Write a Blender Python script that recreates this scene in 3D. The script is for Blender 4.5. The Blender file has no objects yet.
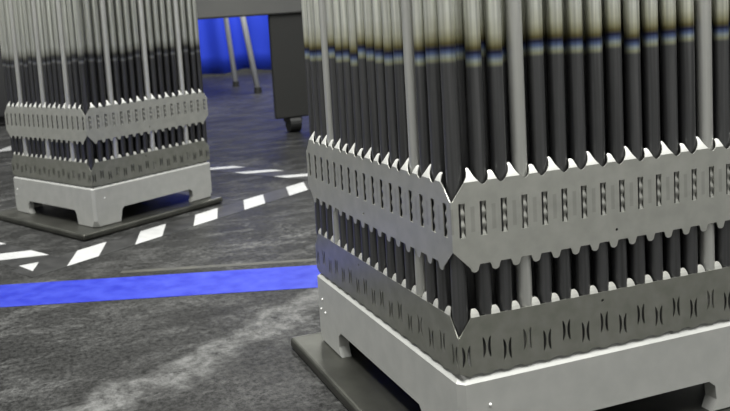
import bpy, bmesh, math, random
from mathutils import Vector, Matrix
random.seed(7)
SC = bpy.context.scene
COL = SC.collection

# ------------------------------------------------------------------ camera
T = 0.009                       # thickness of the support plates; floor is z = 0
PITCH = 0.0126                  # rod pitch
N = 17
S = N * PITCH                   # width of a bundle
CAM_POS = Vector((-0.201663, -0.349011, 0.245809 + T))
YAW, DOWN, ROLL = 1.280253, 0.100098, -0.071783
F_PX, PPX, PPY = 777.61, 261.83, 108.15
cyw, syw, cp, sp = math.cos(YAW), math.sin(YAW), math.cos(DOWN), math.sin(DOWN)
fwd = Vector((cyw * cp, syw * cp, -sp))
rgt = Vector((syw, -cyw, 0))
upv = rgt.cross(fwd)
cr, sr = math.cos(ROLL), math.sin(ROLL)
rgt, upv = cr * rgt + sr * upv, -sr * rgt + cr * upv
cam_data = bpy.data.cameras.new('camera')
cam = bpy.data.objects.new('camera', cam_data)
COL.objects.link(cam)
M4 = Matrix((rgt, upv, -fwd)).transposed().to_4x4()
M4.translation = CAM_POS
cam.matrix_world = M4
cam_data.sensor_width = 36.0
cam_data.lens = 36.0 * F_PX / 730.0
cam_data.shift_x = (365.0 - PPX) / 730.0
cam_data.shift_y = -(205.5 - PPY) / 730.0
cam_data.clip_start = 0.01
cam_data.clip_end = 60
cam_data.dof.use_dof = True
cam_data.dof.focus_distance = 0.50
cam_data.dof.aperture_fstop = 22
SC.camera = cam

# ------------------------------------------------------------------ world, lamps, exposure
world = bpy.data.worlds.new('hall_light')
SC.world = world
world.use_nodes = True
wb = world.node_tree.nodes['Background']
wb.inputs[0].default_value = (0.95, 1.0, 0.97, 1)
wb.inputs[1].default_value = 0.32
def area_lamp(loc, target, sx, sy, power, col=(1, 1, 0.96)):
    d = bpy.data.lights.new('ceiling_lamp', 'AREA')
    d.shape = 'RECTANGLE'; d.size = sx; d.size_y = sy; d.energy = power; d.color = col
    o = bpy.data.objects.new('ceiling_lamp', d)
    COL.objects.link(o)
    o.location = loc
    o.rotation_euler = (Vector(target) - Vector(loc)).to_track_quat('-Z', 'Y').to_euler()
    return o
for lx, ly, pw in ((-1.3, -0.2, 120), (-0.4, -1.3, 100), (1.3, -1.1, 130), (-1.3, 1.9, 80), (1.3, 2.9, 120)):
    area_lamp((lx, ly, 3.4), (lx, ly, 0), 0.5, 2.0, pw)
SC.view_settings.view_transform = 'Standard'
SC.view_settings.look = 'None'
SC.view_settings.gamma = 1
SC.view_settings.use_curve_mapping = False
SC.view_settings.exposure = 0.55

# ------------------------------------------------------------------ materials
def mat(name, col, rough=0.5, metal=0.0, spec=0.5):
    m = bpy.data.materials.new(name)
    m.use_nodes = True
    b = m.node_tree.nodes['Principled BSDF']
    b.inputs['Base Color'].default_value = (*col, 1)
    b.inputs['Roughness'].default_value = rough
    b.inputs['Metallic'].default_value = metal
    b.inputs['Specular IOR Level'].default_value = spec
    return m
def nodes(m):
    nt = m.node_tree
    return nt, nt.nodes, nt.links, nt.nodes['Principled BSDF']
def speckle(m, c1, c2, scale=60, stretch=(1, 1, 1), bump=0.0, lo=0.35, hi=0.65, detail=4):
    nt, n, l, b = nodes(m)
    tc = n.new('ShaderNodeTexCoord'); mp = n.new('ShaderNodeMapping')
    mp.inputs['Scale'].default_value = stretch
    l.new(tc.outputs['Object'], mp.inputs[0])
    ns = n.new('ShaderNodeTexNoise'); ns.inputs['Scale'].default_value = scale; ns.inputs['Detail'].default_value = detail
    l.new(mp.outputs[0], ns.inputs[0])
    rp = n.new('ShaderNodeValToRGB')
    rp.color_ramp.elements[0].position = lo; rp.color_ramp.elements[1].position = hi
    rp.color_ramp.elements[0].color = (*c1, 1); rp.color_ramp.elements[1].color = (*c2, 1)
    l.new(ns.outputs[0], rp.inputs[0]); l.new(rp.outputs[0], b.inputs['Base Color'])
    if bump:
        bp = n.new('ShaderNodeBump'); bp.inputs['Strength'].default_value = bump; bp.inputs['Distance'].default_value = 0.0005
        l.new(ns.outputs[0], bp.inputs['Height']); l.new(bp.outputs[0], b.inputs['Normal'])
    return m

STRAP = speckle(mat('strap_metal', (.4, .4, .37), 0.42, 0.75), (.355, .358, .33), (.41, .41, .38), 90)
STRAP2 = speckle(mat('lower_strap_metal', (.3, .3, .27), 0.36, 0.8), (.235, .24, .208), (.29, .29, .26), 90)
def dimple_shade(m, p, off, z0, z1, k):
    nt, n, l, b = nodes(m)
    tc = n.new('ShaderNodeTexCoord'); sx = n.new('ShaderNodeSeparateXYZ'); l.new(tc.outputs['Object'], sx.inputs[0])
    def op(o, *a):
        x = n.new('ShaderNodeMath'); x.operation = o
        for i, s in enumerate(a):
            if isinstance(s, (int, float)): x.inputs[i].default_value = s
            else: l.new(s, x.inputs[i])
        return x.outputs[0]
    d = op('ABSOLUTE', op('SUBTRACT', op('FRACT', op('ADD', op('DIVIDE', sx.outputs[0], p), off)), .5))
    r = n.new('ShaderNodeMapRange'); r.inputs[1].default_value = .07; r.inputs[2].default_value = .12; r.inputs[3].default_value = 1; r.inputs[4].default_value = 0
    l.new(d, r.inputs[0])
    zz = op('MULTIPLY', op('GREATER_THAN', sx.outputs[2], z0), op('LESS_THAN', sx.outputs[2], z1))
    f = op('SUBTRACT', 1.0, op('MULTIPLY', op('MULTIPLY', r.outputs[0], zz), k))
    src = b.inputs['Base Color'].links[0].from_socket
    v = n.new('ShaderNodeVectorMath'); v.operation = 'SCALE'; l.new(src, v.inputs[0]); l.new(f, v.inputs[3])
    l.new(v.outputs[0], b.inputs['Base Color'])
dimple_shade(STRAP, PITCH, .5, .1335, .1470, .16)  # dimple shading painted into the strap colour as darker bars between slots
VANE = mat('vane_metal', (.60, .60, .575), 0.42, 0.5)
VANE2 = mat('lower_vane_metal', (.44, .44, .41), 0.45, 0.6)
SPRING = mat('spring_metal', (.36, .36, .335), 0.35, 0.8)
NOZZLE = speckle(mat('nozzle_metal', (.5, .5, .48), 0.55, 0.3), (.255, .258, .247), (.285, .285, .274), 70)
PLATE = speckle(mat('plate_metal', (.3, .3, .27), 0.40, 0.9), (.070, .070, .062), (.105, .105, .093), 30, bump=0.03)
STAMP = mat('stamp_mark', (.6, .6, .58), 0.4)
BRIGHT = speckle(mat('bright_tube', (.5, .5, .48), 0.36, 0.7), (.48, .48, .455), (.58, .58, .555), 120, (3, 3, .05))

def rod_material(name, dark, silver, tint, stops=None):
    """Tube with a dark oxidised lower end, a thin heat-tint band and a bare upper end."""
    m = mat(name, silver, 0.38, 0.88)
    nt, n, l, b = nodes(m)
    tc = n.new('ShaderNodeTexCoord'); sx = n.new('ShaderNodeSeparateXYZ'); l.new(tc.outputs['Object'], sx.inputs[0])
    oi = n.new('ShaderNodeObjectInfo')
    a = n.new('ShaderNodeMath'); a.operation = 'MULTIPLY_ADD'                # shift of the band per tube
    l.new(oi.outputs['Random'], a.inputs[0]); a.inputs[1].default_value = 0.0055; a.inputs[2].default_value = -0.0028
    d = n.new('ShaderNodeMath'); d.operation = 'ADD'; l.new(sx.outputs[2], d.inputs[0]); l.new(a.outputs[0], d.inputs[1])
    r = n.new('ShaderNodeMapRange'); r.inputs[1].default_value = 0.205; r.inputs[2].default_value = 0.285
    l.new(d.outputs[0], r.inputs[0])
    rp = n.new('ShaderNodeValToRGB'); cr_ = rp.color_ramp
    def mixc(c, k): return tuple(silver[i] * (1 - k) + c[i] * k for i in range(3))
    stops = stops or [(0.0, dark), (0.185, dark), (0.212, mixc((.42, .43, .30), tint)), (0.235, mixc((.40, .46, .48), tint)),
             (0.258, mixc((.15, .20, .36), tint)), (0.285, mixc((.03, .035, .09), max(tint, .75))), (0.315, mixc((.17, .145, .06), tint)),
             (0.35, mixc((.42, .40, .25), tint)), (0.41, mixc((.66, .66, .54), tint)), (0.52, silver), (1.0, silver)]
    cr_.elements[0].position = 0; cr_.elements[0].color = (*stops[0][1], 1)
    cr_.elements[1].position = 1; cr_.elements[1].color = (*stops[-1][1], 1)
    for p_, c in stops[1:-1]:
        e = cr_.elements.new(p_); e.color = (*c, 1)
    l.new(r.outputs[0], rp.inputs[0])
    mp = n.new('ShaderNodeMapping'); mp.inputs['Scale'].default_value = (1, 1, .02); l.new(tc.outputs['Object'], mp.inputs[0])
    ns = n.new('ShaderNodeTexNoise'); ns.inputs['Scale'].default_value = 420; l.new(mp.outputs[0], ns.inputs[0])
    mr = n.new('ShaderNodeMapRange'); mr.inputs[1].default_value = .3; mr.inputs[2].default_value = .7; mr.inputs[3].default_value = .70; mr.inputs[4].default_value = 1.28
    l.new(ns.outputs[0], mr.inputs[0])
    mx = n.new('ShaderNodeVectorMath'); mx.operation = 'SCALE'; l.new(rp.outputs[0], mx.inputs[0]); l.new(mr.outputs[0], mx.inputs[3])
    l.new(mx.outputs[0], b.inputs['Base Color'])
    return m
ROD_A = rod_material('rod_heat_tinted', (.128, .128, .131), (.78, .79, .72), 1.0)
DK, SV = (.085, .085, .087), (.56, .57, .52)
ROD_B = rod_material('rod_faintly_tinted', DK, SV, 0.2, [(0, DK), (.165, DK), (.19, (.24, .24, .23)), (.215, (.19, .20, .21)),
                     (.24, (.06, .06, .07)), (.285, (.08, .08, .075)), (.34, (.30, .30, .26)), (.46, SV), (1, SV)])

# ------------------------------------------------------------------ helpers
def link_mesh(name, me, parent=None, m=None):
    o = bpy.data.objects.new(name, me)
    COL.objects.link(o)
    if parent: o.parent = parent
    if m and not me.materials: me.materials.append(m)
    return o
def bm_obj(name, bm, m, parent=None, smooth=False):
    bmesh.ops.recalc_face_normals(bm, faces=bm.faces)
    me = bpy.data.meshes.new(name); bm.to_mesh(me); bm.free()
    me.materials.append(m)
    if smooth:
        for f in me.polygons: f.use_smooth = True
    return link_mesh(name, me, parent)
def empty(name, loc=(0, 0, 0), rz=0):
    o = bpy.data.objects.new(name, None); o.empty_display_size = .02
    COL.objects.link(o); o.location = loc; o.rotation_euler = (0, 0, rz)
    return o
def tag(o, label, cat, group=None):
    o['label'] = label; o['category'] = cat
    if group: o['group'] = group
    return o
def structure(o, label=None):
    o['kind'] = 'structure'
    if label: o['label'] = label
    return o
def box(bm, x0, x1, y0, y1, z0, z1, bevel=0.0, seg=2):
    r = bmesh.ops.create_cube(bm, size=1)
    vs = r['verts']
    for v in vs:
        v.co = Vector(((x0 + x1) / 2 + v.co.x * (x1 - x0), (y0 + y1) / 2 + v.co.y * (y1 - y0), (z0 + z1) / 2 + v.co.z * (z1 - z0)))
    if bevel:
        es = list({e for v in vs for e in v.link_edges})
        bmesh.ops.bevel(bm, geom=es, offset=bevel, segments=seg, affect='EDGES', profile=.5)
def tube(bm, a, b, r0, r1=None, seg=16):
    a, b = Vector(a), Vector(b); r1 = r0 if r1 is None else r1
    q = (b - a).to_track_quat('Z', 'Y').to_matrix()
    A, B = [], []
    for i in range(seg):
        t = 2 * math.pi * i / seg; d = Vector((math.cos(t), math.sin(t), 0))
        A.append(bm.verts.new(a + q @ (d * r0))); B.append(bm.verts.new(b + q @ (d * r1)))
    for i in range(seg):
        j = (i + 1) % seg; bm.faces.new((A[i], A[j], B[j], B[i]))
    bm.faces.new(A[::-1]); bm.faces.new(B)
def prism(bm, poly, z0, z1):
    A = [bm.verts.new((x, y, z0)) for x, y in poly]; B = [bm.verts.new((x, y, z1)) for x, y in poly]
    n_ = len(poly)
    for i in range(n_):
        j = (i + 1) % n_; bm.faces.new((A[i], A[j], B[j], B[i]))
    bm.faces.new(A[::-1]); bm.faces.new(B)
def sheet_mesh(name, outer, holes, thick, m):
    """Stamped sheet: outline and holes in (u, z), front face at y = 0, back at y = thick."""
    bm = bmesh.new(); edges = []; wmax = max(u for u, z in outer)
    for loop in [outer] + holes:
        vs = [bm.verts.new((u, 0, z)) for u, z in loop]
        edges += [bm.edges.new((vs[i], vs[(i + 1) % len(vs)])) for i in range(len(vs))]
    bmesh.ops.triangle_fill(bm, use_beauty=True, use_dissolve=False, edges=edges, normal=(0, -1, 0))
    faces = list(bm.faces)
    ex = bmesh.ops.extrude_face_region(bm, geom=faces)
    for v in ex['geom']:
        if isinstance(v, bmesh.types.BMVert):
            v.co.y += thick
            if v.co.x < 1e-5: v.co.x = thick            # mitred ends so that straps meet cleanly
            elif v.co.x > wmax - 1e-5: v.co.x = wmax - thick
    bmesh.ops.recalc_face_normals(bm, faces=bm.faces)
    me = bpy.data.meshes.new(name); bm.to_mesh(me); bm.free(); me.materials.append(m)
    return me
def circle(u, z, r, k=10):
    return [(u + r * math.cos(2 * math.pi * i / k), z + r * math.sin(2 * math.pi * i / k)) for i in range(k)]

# ------------------------------------------------------------------ floor and markings
def floor_material():
    m = mat('polished_concrete', (.08, .08, .08), 0.3, 0, .10)
    nt, n, l, b = nodes(m)
    tc = n.new('ShaderNodeTexCoord')
    def noise(scale, detail, stretch=(1, 1, 1), rot=0, rough=.6, dist=0):
        mp = n.new('ShaderNodeMapping'); mp.inputs['Scale'].default_value = stretch; mp.inputs['Rotation'].default_value = (0, 0, rot)
        mp.vector_type = 'POINT'
        l.new(tc.outputs['Object'], mp.inputs[0])
        x = n.new('ShaderNodeTexNoise'); x.inputs['Scale'].default_value = scale; x.inputs['Detail'].default_value = detail
        x.inputs['Roughness'].default_value = rough; x.inputs['Distortion'].default_value = dist
        l.new(mp.outputs[0], x.inputs[0]); return x.outputs[0]
    def rng(s, a, b_, c=0., d=1.):
        r = n.new('ShaderNodeMapRange'); r.inputs[1].default_value = a; r.inputs[2].default_value = b_; r.inputs[3].default_value = c; r.inputs[4].default_value = d
        l.new(s, r.inputs[0]); return r.outputs[0]
    def op(o, a, b_):
        x = n.new('ShaderNodeMath'); x.operation = o
        for i, s in enumerate((a, b_)):
            if isinstance(s, (int, float)): x.inputs[i].default_value = s
            else: l.new(s, x.inputs[i])
        return x.outputs[0]
    base = rng(noise(7, 7, rough=.7), .3, .7, .009, .024)
    grit = rng(noise(230, 5, rough=.9), .42, .58, .25, 1.9)
    scuff = rng(noise(11, 9, (1.0, 2.0, 1), -math.radians(32), .78, .4), .48, .60)
    fine = rng(noise(110, 6, (1, 1.3, 1), -math.radians(32), .9), .44, .58)
    big = rng(noise(2.6, 3), .38, .62, .35, 1.0)
    # one long pale worn streak across the bare concrete
    sx = n.new('ShaderNodeSeparateXYZ'); l.new(tc.outputs['Object'], sx.inputs[0])
    a, bb = math.cos(math.radians(32.2)), math.sin(math.radians(32.2))
    dist = op('ADD', op('MULTIPLY', sx.outputs[0], -bb), op('MULTIPLY', sx.outputs[1], a))
    off = -(-.041) * bb + .2707 * a
    wob = rng(noise(14, 4), .3, .7, -.022, .022)
    dd = op('ABSOLUTE', op('ADD', op('SUBTRACT', dist, off), wob), 0)
    streak = op('MULTIPLY', rng(dd, .010, .026, 1, 0), rng(noise(60, 7, rough=.8), .36, .60))
    s = op('MULTIPLY', op('MULTIPLY', scuff, fine), big)
    s = op('MAXIMUM', s, streak)
    v = op('ADD', op('MULTIPLY', base, grit), op('MULTIPLY', s, .085))
    cc = n.new('ShaderNodeCombineColor')
    l.new(v, cc.inputs[0]); l.new(v, cc.inputs[1]); l.new(op('MULTIPLY', v, .985), cc.inputs[2])
    l.new(cc.outputs[0], b.inputs['Base Color'])
    l.new(op('ADD', rng(noise(20, 5), .3, .7, .38, .55), op('MULTIPLY', s, .2)), b.inputs['Roughness'])
    bp = n.new('ShaderNodeBump'); bp.inputs['Strength'].default_value = .06; bp.inputs['Distance'].default_value = .001
    l.new(noise(60, 5), bp.inputs['Height']); l.new(bp.outputs[0], b.inputs['Normal'])
    return m
bm = bmesh.new(); box(bm, -5, 7, -4, 9, -.08, 0)
structure(bm_obj('floor', bm, floor_material()))
WALL = speckle(mat('wall_paint', (.5, .5, .5), .8), (.62, .62, .61), (.68, .68, .67), 2)
for nm, q in (('wall_back', (-5, 7, 8.9, 9)), ('wall_left', (-5, -4.9, -4, 9)), ('wall_right', (6.9, 7, -4, 9)), ('wall_front', (-5, 7, -4, -3.9))):
    bm = bmesh.new(); box(bm, *q, 0, 4.2); structure(bm_obj(nm, bm, WALL))

TAPE_W = speckle(mat('white_tape', (.8, .8, .8), .5), (.29, .293, .293), (.34, .34, .34), 60)
TAPE_K = speckle(mat('black_tape', (.05, .05, .05), .45), (.007, .007, .0075), (.022, .022, .022), 45)
TAPE_B = speckle(mat('blue_tape', (.07, .10, .75), .5, 0, .25), (.005, .011, .23), (.024, .038, .31), 55, (1, 1, 1), lo=.3, hi=.72, detail=8)
RESIDUE = speckle(mat('old_tape_residue', (.14, .14, .08), .6), (.020, .020, .018), (.034, .033, .025), 50)

def strip(name, p0, d, length, width, z1, m, parent=None):
    """Flat strip: p0 is the start of its right edge, width goes to the left of d."""
    nx, ny = -d[1], d[0]; bm = bmesh.new()
    prism(bm, [(p0[0], p0[1]), (p0[0] + d[0] * length, p0[1] + d[1] * length),
               (p0[0] + d[0] * length + nx * width, p0[1] + d[1] * length + ny * width), (p0[0] + nx * width, p0[1] + ny * width)], 0, z1)
    return bm_obj(name, bm, m, parent)
def poly_piece(name, pts, m, parent, z0, z1):
    bm = bmesh.new(); prism(bm, pts, z0, z1); return bm_obj(name, bm, m, parent)
def hazard_tape(label, p0, d, length, width, starts, wlen, skew, z=.0003):
    t = empty('hazard_tape', (0, 0, 0))
    tag(t, label, 'floor tape', 'black and white hazard tape around the rear bundle')
    strip('tape_backing', p0, d, length, width, z, TAPE_K, t)
    nx, ny = -d[1], d[0]
    for s in starts:
        P = lambda a, w: (p0[0] + d[0] * a + nx * w, p0[1] + d[1] * a + ny * w)
        poly_piece('white_stripe', [P(s, .001), P(s + wlen, .001), P(s + wlen + skew, width - .001), P(s + skew, width - .001)], TAPE_W, t, z, z + .0002)
    return t
ang = math.atan2(.2024, .34)
d1 = (math.cos(ang), math.sin(ang)); d2 = (-math.sin(ang), math.cos(ang))
# front run: near edge passes (-.1778, .5498); stripes every 99 mm
p0 = (-.1776 - d1[0] * .045, .5569 - d1[1] * .045)
hazard_tape('striped hazard tape running in front of the rear bundle', p0, d1, .56, .0475, [.045, .1445, .244, .3435, .4435], .0445, .0455)
# left run
pl = (-.1946 - d2[0] * .034, .6198 - d2[1] * .034)
lt = hazard_tape('striped hazard tape at left edge, beside the rear plate corner', pl, d2, .36, .052, [.036, .137, .238], .040, .040, .00015)
poly_piece('white_stripe', [(-.2313, .5900), (-.2160, .5585), (-.2087, .5930)], TAPE_W, lt, .0003, .00062)
# right run, behind the front bundle
pr = (.2105 + d2[0] * -.16, .9919 + d2[1] * -.16)
hazard_tape('striped hazard tape running back between the two bundles', pr, d2, .40, .051, [.0345, .131, .2275], .030, .048)
# far run seen past the left edge of the rear bundle
hazard_tape('striped hazard tape far back, left of the rear bundle', (-.55, 1.68), (1, 0.0), .42, .11, [.02, .135, .25], .05, .05)
# blue line
bd = Vector((.3237, -.1068)).normalized()
st = strip('blue_floor_tape', (-.2488 - bd.x * .5, .4507 - bd.y * .5 - .003), (bd.x, bd.y), 1.7, .072, .0003, TAPE_B)
tag(st, 'wide bright blue tape line across the dark floor', 'floor tape')
o = strip('tape_residue', (-.124, .4985), (bd.x, bd.y), .9, .009, .0002, RESIDUE)
tag(o, 'narrow olive residue line just behind the blue tape', 'floor mark')

# ------------------------------------------------------------------ support plates
def support_plate(label, loc, rz, x0, x1, y0, y1):
    bm = bmesh.new(); box(bm, x0, x1, y0, y1, 0, T - .0002, .0026, 3)
    o = bm_obj('support_plate', bm, PLATE, None, False)
    o.location = loc; o.rotation_euler = (0, 0, rz)
    tag(o, label, 'metal plate', 'plates under the bundles')
FX, FY, FT = -0.133384, 0.683525, 0.508612
support_plate('flat steel plate under the large front bundle', (0, 0, 0.0001), 0, -.0205, .236, -.022, .2255)
support_plate('flat steel plate under the rear bundle at left', (FX, FY, 0.0006), FT - .012, -.0277, .2165, -.0135, .236)

# ------------------------------------------------------------------ bundle pieces (shared meshes)
# all heights below are measured from the underside of the nozzle
def rod_mesh(name, z0, z1, r, m, seg=24):
    bm = bmesh.new()
    A = []
    for z, rr in ((z0, r * .45), (z0 + .003, r * .72), (z0 + .024, r * .72), (z0 + .0285, r), (z1 - .004, r), (z1, r * .55)):
        A.append([bm.verts.new((rr * math.cos(2 * math.pi * i / seg), rr * math.sin(2 * math.pi * i / seg), z)) for i in range(seg)])
    for a, b in zip(A, A[1:]):
        for i in range(seg):
            j = (i + 1) % seg; f = bm.faces.new((a[i], a[j], b[j], b[i])); f.smooth = True
    bm.faces.new(A[0][::-1]); bm.faces.new(A[-1])
    me = bpy.data.meshes.new(name); bm.to_mesh(me); bm.free(); me.materials.append(m)
    return me
ROD_H = 2.0
ROD_R = .0041
ROW = [.0061] + [(i + .5) * PITCH + .0020 for i in range(1, N - 1)] + [S - .0061]
ME_ROD_A = rod_mesh('fuel_rod', .0575, ROD_H, ROD_R, ROD_A)
ME_ROD_B = rod_mesh('fuel_rod', .0575, ROD_H, ROD_R, ROD_B)
ME_TUBE = rod_mesh('bright_rod', .0575, ROD_H, ROD_R, BRIGHT)

STRAP_T = .0006
def upper_outline():
    p = PITCH; pts = []
    # lower edge, left to right
    pts += [(0, .1242)]
    for k in range(1, N):
        u = k * p
        first, last = k == 1, k == N - 1
        pts += [(u - .0026, .1146 if not first else .1143), (u - .0020, .1126), (u - .0008, .1118), (u + .0008, .1118), (u + .0020, .1126), (u + .0026, .1146 if not last else .1143)]
        if not last: pts += [(u + .0032, .1158), (u + p - .0032, .1158)]
    pts += [(S, .1242)]
    # upper edge, right to left
    pts += [(S, .1505), (S - .0010, .1506)]
    for k in range(N - 1, 0, -1):
        u = k * p; h = .0042 if k % 2 == 1 else .0027
        if k == N - 1: pts += [(u + .0056, .1575)]
        pts += [(u + h, .1600), (u - h, .1600)]
        if k > 1:
            h2 = .0042 if (k - 1) % 2 == 1 else .0027
            a, b = u - h, u - p + h2
            for t in (.18, .35, .5, .65, .82):
                pts.append((a + (b - a) * t, .1600 - .0020 * math.sin(math.pi * t)))
        else: pts += [(u - .0062, .1575)]
    pts += [(.0010, .1506), (0, .1505)]
    return pts
def upper_holes(hole_u):
    H = []
    for i in range(N):
        u = (i + .5) * PITCH; w = .0019
        H.append([(u - w, .1310), (u + w, .1310), (u + w, .1492), (u - w, .1492)])
    H.append(circle(hole_u, .1216, .0009))
    return H
INSET2 = .0019
W2 = S - 2 * INSET2
def lower_outline():
    p = PITCH; pts = [(0, .0572), (.004, .0556)]
    for k in range(1, N):
        u = k * p - INSET2
        pts += [(u - .0040, .0546), (u - .0022, .0556), (u + .0022, .0556), (u + .0040, .0546)]
    pts += [(W2 - .004, .0556), (W2, .0572), (W2, .0768), (W2 - .0008, .0769)]
    for k in range(N - 1, 0, -1):
        u = k * p - INSET2
        if k == N - 1: pts += [(u + .0033, .0858)]
        pts += [(u + .0027, .0868), (u - .0027, .0868)]
        if k == 1: pts += [(u - .0033, .0858)]
    pts += [(.0008, .0769), (0, .0768)]
    return pts
def lower_holes(hole_u):
    H = []
    for i in range(N):
        u = (i + .5) * PITCH - INSET2; zc = .0660 if i % 2 == 0 else .0692
        for sgn in (-1, 1):
            L, R = [], []
            for q in range(9):
                t = -1 + q / 4; z = zc + t * .0058
                c = u + sgn * (.0014 + .0009 * t * t); hw = .0009 * (1 - .75 * abs(t) ** 3)
                L.append((c - hw, z)); R.append((c + hw, z))
            H.append(L + R[::-1])
    H.append(circle(hole_u, .0819, .0009))
    return H
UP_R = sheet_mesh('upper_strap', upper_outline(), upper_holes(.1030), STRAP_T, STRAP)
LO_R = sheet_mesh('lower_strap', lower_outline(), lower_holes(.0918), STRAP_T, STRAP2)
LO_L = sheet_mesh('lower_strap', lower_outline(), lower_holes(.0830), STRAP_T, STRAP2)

def vane_mesh(name, prof, lean, m, t=.0006):
    """Bent guide tooth: prof = (height, half width); lean = inward slope, growing with height."""
    bm = bmesh.new(); F, B = [], []
    hmax = prof[-1][0]
    for h, w in prof:
        y = lean * h * (0.55 + .45 * h / hmax)
        F.append([bm.verts.new((-w, y, h)), bm.verts.new((0, y - .0001, h)), bm.verts.new((w, y, h))])
        B.append([bm.verts.new((-w, y + t, h)), bm.verts.new((0, y + t, h)), bm.verts.new((w, y + t, h))])
    for k in range(len(prof) - 1):
        for a in (0, 1):
            bm.faces.new((F[k][a], F[k][a + 1], F[k + 1][a + 1], F[k + 1][a]))
            bm.faces.new((B[k][a + 1], B[k][a], B[k + 1][a], B[k + 1][a + 1]))
        bm.faces.new((F[k][0], F[k + 1][0], B[k + 1][0], B[k][0])); bm.faces.new((F[k][2], B[k][2], B[k + 1][2], F[k + 1][2]))
    bm.faces.new(F[-1] + B[-1][::-1]); bm.faces.new(F[0][::-1] + B[0])
    bmesh.ops.recalc_face_normals(bm, faces=bm.faces)
    me = bpy.data.meshes.new(name); bm.to_mesh(me); bm.free(); me.materials.append(m)
    return me
VANE_BIG = vane_mesh('guide_tooth', [(0, .0042), (.0012, .0031), (.0026, .0021), (.0044, .0013), (.0060, .0009), (.0068, .0004)], .55, VANE)
VANE_SMALL = vane_mesh('guide_tooth', [(0, .0027), (.0014, .0021), (.0028, .0016), (.0039, .0013), (.0044, .0007)], .55, VANE)
VANE_LOW = vane_mesh('guide_tooth', [(0, .0027), (.0018, .0024), (.0033, .0018), (.0041, .0010)], .35, VANE2)
def spring_mesh():
    bm = bmesh.new(); K = 30; prev = None
    for k in range(K + 1):
        t = k / K; z = .1306 + .019 * t
        y = -.0002 + .0006 * (0.5 - 0.5 * math.cos(2 * math.pi * 3 * t))
        w = .00095 + .00025 * math.cos(2 * math.pi * 3 * t)
        row = [bm.verts.new((-w + .0007, y, z)), bm.verts.new((w + .0007, y, z)), bm.verts.new((w + .0007, y + .0004, z)), bm.verts.new((-w + .0007, y + .0004, z))]
        if prev:
            for a in range(4):
                b = (a + 1) % 4; bm.faces.new((prev[a], prev[b], row[b], row[a]))
        else: bm.faces.new(row[::-1])
        prev = row
    bm.faces.new(prev)
    bmesh.ops.recalc_face_normals(bm, faces=bm.faces)
    me = bpy.data.meshes.new('spring'); bm.to_mesh(me); bm.free(); me.materials.append(SPRING)
    return me
ME_SPRING = spring_mesh()

B0, B1, BT = .0008, S - .0008, .0546          # nozzle side planes and top
def nozzle_mesh():
    def cutter(axis):
        a, b, h = .0420, .1725, .0198
        prof = [(a, -.01), (a, .001), (a + .0030, h - .0042), (a + .0065, h), (b - .0055, h), (b - .0010, h - .0036), (b, .0075), (b - .0030, 0), (b - .0030, -.01)]
        bm = bmesh.new(); A, B = [], []
        for u, z in prof:
            pa = (u, -.05, z) if axis else (-.05, u, z); pb = (u, S + .05, z) if axis else (S + .05, u, z)
            A.append(bm.verts.new(pa)); B.append(bm.verts.new(pb))
        k = len(prof)
        for i in range(k):
            j = (i + 1) % k; bm.faces.new((A[i], A[j], B[j], B[i]))
        bm.faces.new(A[::-1]); bm.faces.new(B)
        bmesh.ops.recalc_face_normals(bm, faces=bm.faces)
        me = bpy.data.meshes.new('cut'); bm.to_mesh(me); bm.free()
        o = bpy.data.objects.new('cut', me); COL.objects.link(o); return o
    bm = bmesh.new()
    ch = .0034
    def ring(i, z, c=.0036):
        a, b = B0 + i, B1 - i
        return [bm.verts.new(q + (z,)) for q in ((a + c, a), (b - c, a), (b, a + c), (b, b - c), (b - c, b), (a + c, b), (a, b - c), (a, a + c))]
    R = [ring(0.0010, 0, .0078), ring(0, .0010, .0072), ring(0, .0085), ring(0, BT - ch), ring(ch, BT)]
    for a, b in zip(R, R[1:]):
        for i in range(8):
            j = (i + 1) % 8; bm.faces.new((a[i], a[j], b[j], b[i]))
    bm.faces.new(R[0][::-1]); bm.faces.new(R[-1])
    bmesh.ops.recalc_face_normals(bm, faces=bm.faces)
    me = bpy.data.meshes.new('block'); bm.to_mesh(me); bm.free()
    o = bpy.data.objects.new('block', me); COL.objects.link(o)
    bm = bmesh.new(); box(bm, .009, S - .009, .009, S - .009, -.01, .042)      # hollow underside
    me = bpy.data.meshes.new('cut'); bm.to_mesh(me); bm.free()
    hol = bpy.data.objects.new('cut', me); COL.objects.link(hol)
    cuts = [cutter(0), cutter(1), hol]
    for q in cuts:
        md = o.modifiers.new('cut', 'BOOLEAN'); md.operation = 'DIFFERENCE'; md.object = q; md.solver = 'EXACT'
    bpy.context.view_layer.update()
    dg = bpy.context.evaluated_depsgraph_get()
    res = bpy.data.meshes.new_from_object(o.evaluated_get(dg))
    res.name = 'bottom_nozzle'; res.materials.clear(); res.materials.append(NOZZLE)
    for q in cuts + [o]: bpy.data.objects.remove(q, do_unlink=True)
    return res
ME_NOZZLE = nozzle_mesh()
bm = bmesh.new(); bmesh.ops.create_uvsphere(bm, u_segments=8, v_segments=6, radius=.0009)
ME_DOT = bpy.data.meshes.new('stamp_dot'); bm.to_mesh(ME_DOT); bm.free(); ME_DOT.materials.append(STAMP)

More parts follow.
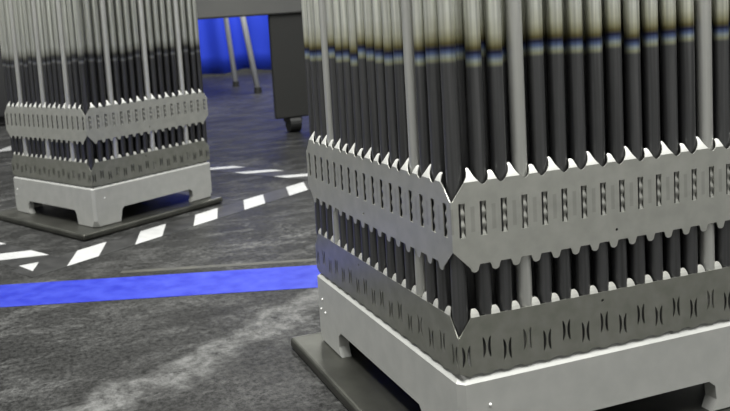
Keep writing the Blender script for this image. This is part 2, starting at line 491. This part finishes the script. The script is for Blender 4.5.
def bundle(label, loc, rz, rod_me, bright, dots):
    t = empty('fuel_assembly', loc, rz)
    tag(t, label, 'rod bundle', 'square bundles of metal rods')
    nz = link_mesh('bottom_nozzle', ME_NOZZLE, t)
    for d in dots:
        link_mesh('stamp_dot', ME_DOT, nz).location = d
    for i in range(N):
        for j in range(N):
            ring = min(i, j, N - 1 - i, N - 1 - j)
            br = ring == 0 and ((j in (0, N - 1) and i in bright) or (i in (0, N - 1) and j in bright))
            o = link_mesh('bright_rod' if br else 'fuel_rod', ME_TUBE if br else rod_me, t)
            o.location = (ROW[i], ROW[j], 0)
            o.rotation_euler = (0, 0, random.uniform(0, 6.28))
    for f, (rot, ux, uy) in enumerate(((0, 0, 0), (-math.pi / 2, 0, S), (math.pi, S, S), (math.pi / 2, S, 0))):
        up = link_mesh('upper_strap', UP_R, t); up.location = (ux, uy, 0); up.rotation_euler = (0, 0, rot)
        lx = INSET2 if ux == 0 else S - INSET2; ly = INSET2 if uy == 0 else S - INSET2
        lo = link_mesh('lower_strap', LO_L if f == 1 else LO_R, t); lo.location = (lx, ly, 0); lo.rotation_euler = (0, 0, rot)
        if f > 1: continue                      # the rear straps face away
        for k in range(1, N):
            v = link_mesh('guide_tooth', VANE_BIG if k % 2 else VANE_SMALL, up); v.location = (k * PITCH, 0, .1600)
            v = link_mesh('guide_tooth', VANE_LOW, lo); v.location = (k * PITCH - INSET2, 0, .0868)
        for i in range(N):
            s = link_mesh('spring', ME_SPRING, up); s.location = ((i + .5) * PITCH, STRAP_T, 0)
    return t
bundle('large front bundle of upright metal rods with coloured heat-tint bands', (0, 0, T), 0, ME_ROD_A, (3, 13),
       [(B0, .2012, .0350), (B0, .2048, .0262), (B0, .1965, .0258), (.0186, B0, .0377)])
bundle('smaller rear bundle of upright metal rods at left', (FX, FY, T + .0005), FT, ME_ROD_B, (3, 8, 13),
       [(B0, .2012, .0350), (B0, .2048, .0262), (.0186, B0, .0377)])

# ------------------------------------------------------------------ background
# steel bench: long light apron on a dark box leg with casters
bench = empty('steel_bench', (.15, 1.46, 0))
tag(bench, 'grey steel bench with dark box leg on casters between the bundles', 'bench')
GREY = speckle(mat('bench_paint', (.26, .26, .25), .5), (.075, .075, .073), (.095, .095, .091), 5)
DARKG = mat('leg_paint', (.010, .010, .009), .6)
BLACK = mat('black_rubber', (.004, .004, .004), .6)
bm = bmesh.new(); box(bm, -.75, .95, -.04, -.015, .289, .62, .004); bm_obj('apron', bm, GREY, bench)
bm = bmesh.new(); box(bm, -.78, .98, -.07, .22, .62, .65, .004); bm_obj('bench_top', bm, GREY, bench)
for x in (.214, -.72):
    bm = bmesh.new(); box(bm, x, x + .26, -.032, -.018, .038, .289, .003); lg = bm_obj('box_leg', bm, DARKG, bench)
    for cx in (x + .048, x + .20):
        for cyy in (-.012,):
            bm = bmesh.new(); tube(bm, (cx - .012, cyy, .0225), (cx + .016, cyy, .0225), .0225, seg=20)
            box(bm, cx - .017, cx + .021, cyy - .014, cyy + .022, .026, .038, .002)
            bm_obj('caster', bm, BLACK, lg)

# table on thin tube legs near the curtain
tab = empty('tube_leg_table', (.70, 2.9, 0))
tag(tab, 'small table on thin metal tube legs before the blue curtain', 'table')
STEEL = mat('tube_steel', (.55, .56, .60), .4, .5)
bm = bmesh.new(); box(bm, -.50, .10, -.22, .75, .72, .75, .006); bm_obj('table_top', bm, GREY, tab)
for foot, top in (((-.0066, -.217, 0), (-.075, -.12, .72)), ((.033, .272, 0), (.0, .36, .72)), ((-.47, -.1, 0), (-.40, -.05, .72)), ((-.43, .60, 0), (-.38, .5, .72))):
    bm = bmesh.new(); tube(bm, (foot[0], foot[1], .012), top, .012); lg = bm_obj('leg', bm, STEEL, tab, True)
    bm = bmesh.new(); tube(bm, foot, (foot[0], foot[1], .024), .016, .0145); bm_obj('foot_cap', bm, BLACK, lg)

# blue curtain
CURT = mat('blue_cloth', (.008, .038, .52), .8)
c0 = Vector((1.0014, 4.1865, 0)); cd = Vector((.956, -.293, 0)).normalized(); cn = Vector((-cd.y, cd.x, 0))
bm = bmesh.new(); rows = []; K = 140
for side in (0, 1):
    g = []
    for iz in range(13):
        row = []
        for k in range(K + 1):
            u = -.55 + 2.1 * k / K; h = iz / 12
            dz = .012 + .010 * math.sin(u * 7 + 1) + .006 * math.sin(u * 23)
            z = dz + (1.3 - dz) * h
            w = .030 * math.sin(u * 15 + 2.2 * math.sin(u * 2.3) + .5 * z * 3) + .018 * math.sin(u * 37 + 3 * z) + .012 * math.sin(9 * u - 6 * z)
            q = c0 + cd * u + cn * (w + side * .003)
            row.append(bm.verts.new((q.x, q.y, z)))
        g.append(row)
    rows.append(g)
for side in (0, 1):
    g = rows[side]
    for a in range(12):
        for k in range(K):
            bm.faces.new((g[a][k], g[a][k + 1], g[a + 1][k + 1], g[a + 1][k]))
for k in range(K):
    for e in (0, 12): bm.faces.new((rows[0][e][k], rows[0][e][k + 1], rows[1][e][k + 1], rows[1][e][k]))
for a in range(12):
    for k in (0, K): bm.faces.new((rows[0][a][k], rows[0][a + 1][k], rows[1][a + 1][k], rows[1][a][k]))
cu = bm_obj('curtain', bm, CURT, None, True)
tag(cu, 'bright blue cloth curtain hanging at the back of the hall', 'curtain')

# dark cabinet behind the rear bundle
cab = empty('dark_cabinet', (-.55, 2.35, 0))
tag(cab, 'black cabinet at the left edge behind the rear bundle', 'cabinet')
CABM = mat('cabinet_black', (.012, .012, .013), .5)
bm = bmesh.new(); box(bm, -.6, .55, .02, .5, .0, 1.1, .005); bm_obj('body', bm, CABM, cab)
for k in range(2):
    bm = bmesh.new(); box(bm, -.59 + k * .57, -.03 + k * .57, 0, .02, .03, 1.07, .003); d = bm_obj('door', bm, CABM, cab)
    bm = bmesh.new(); box(bm, -.09 + k * .1, -.075 + k * .1, -.02, 0, .5, .65, .002); bm_obj('handle', bm, STEEL, d)
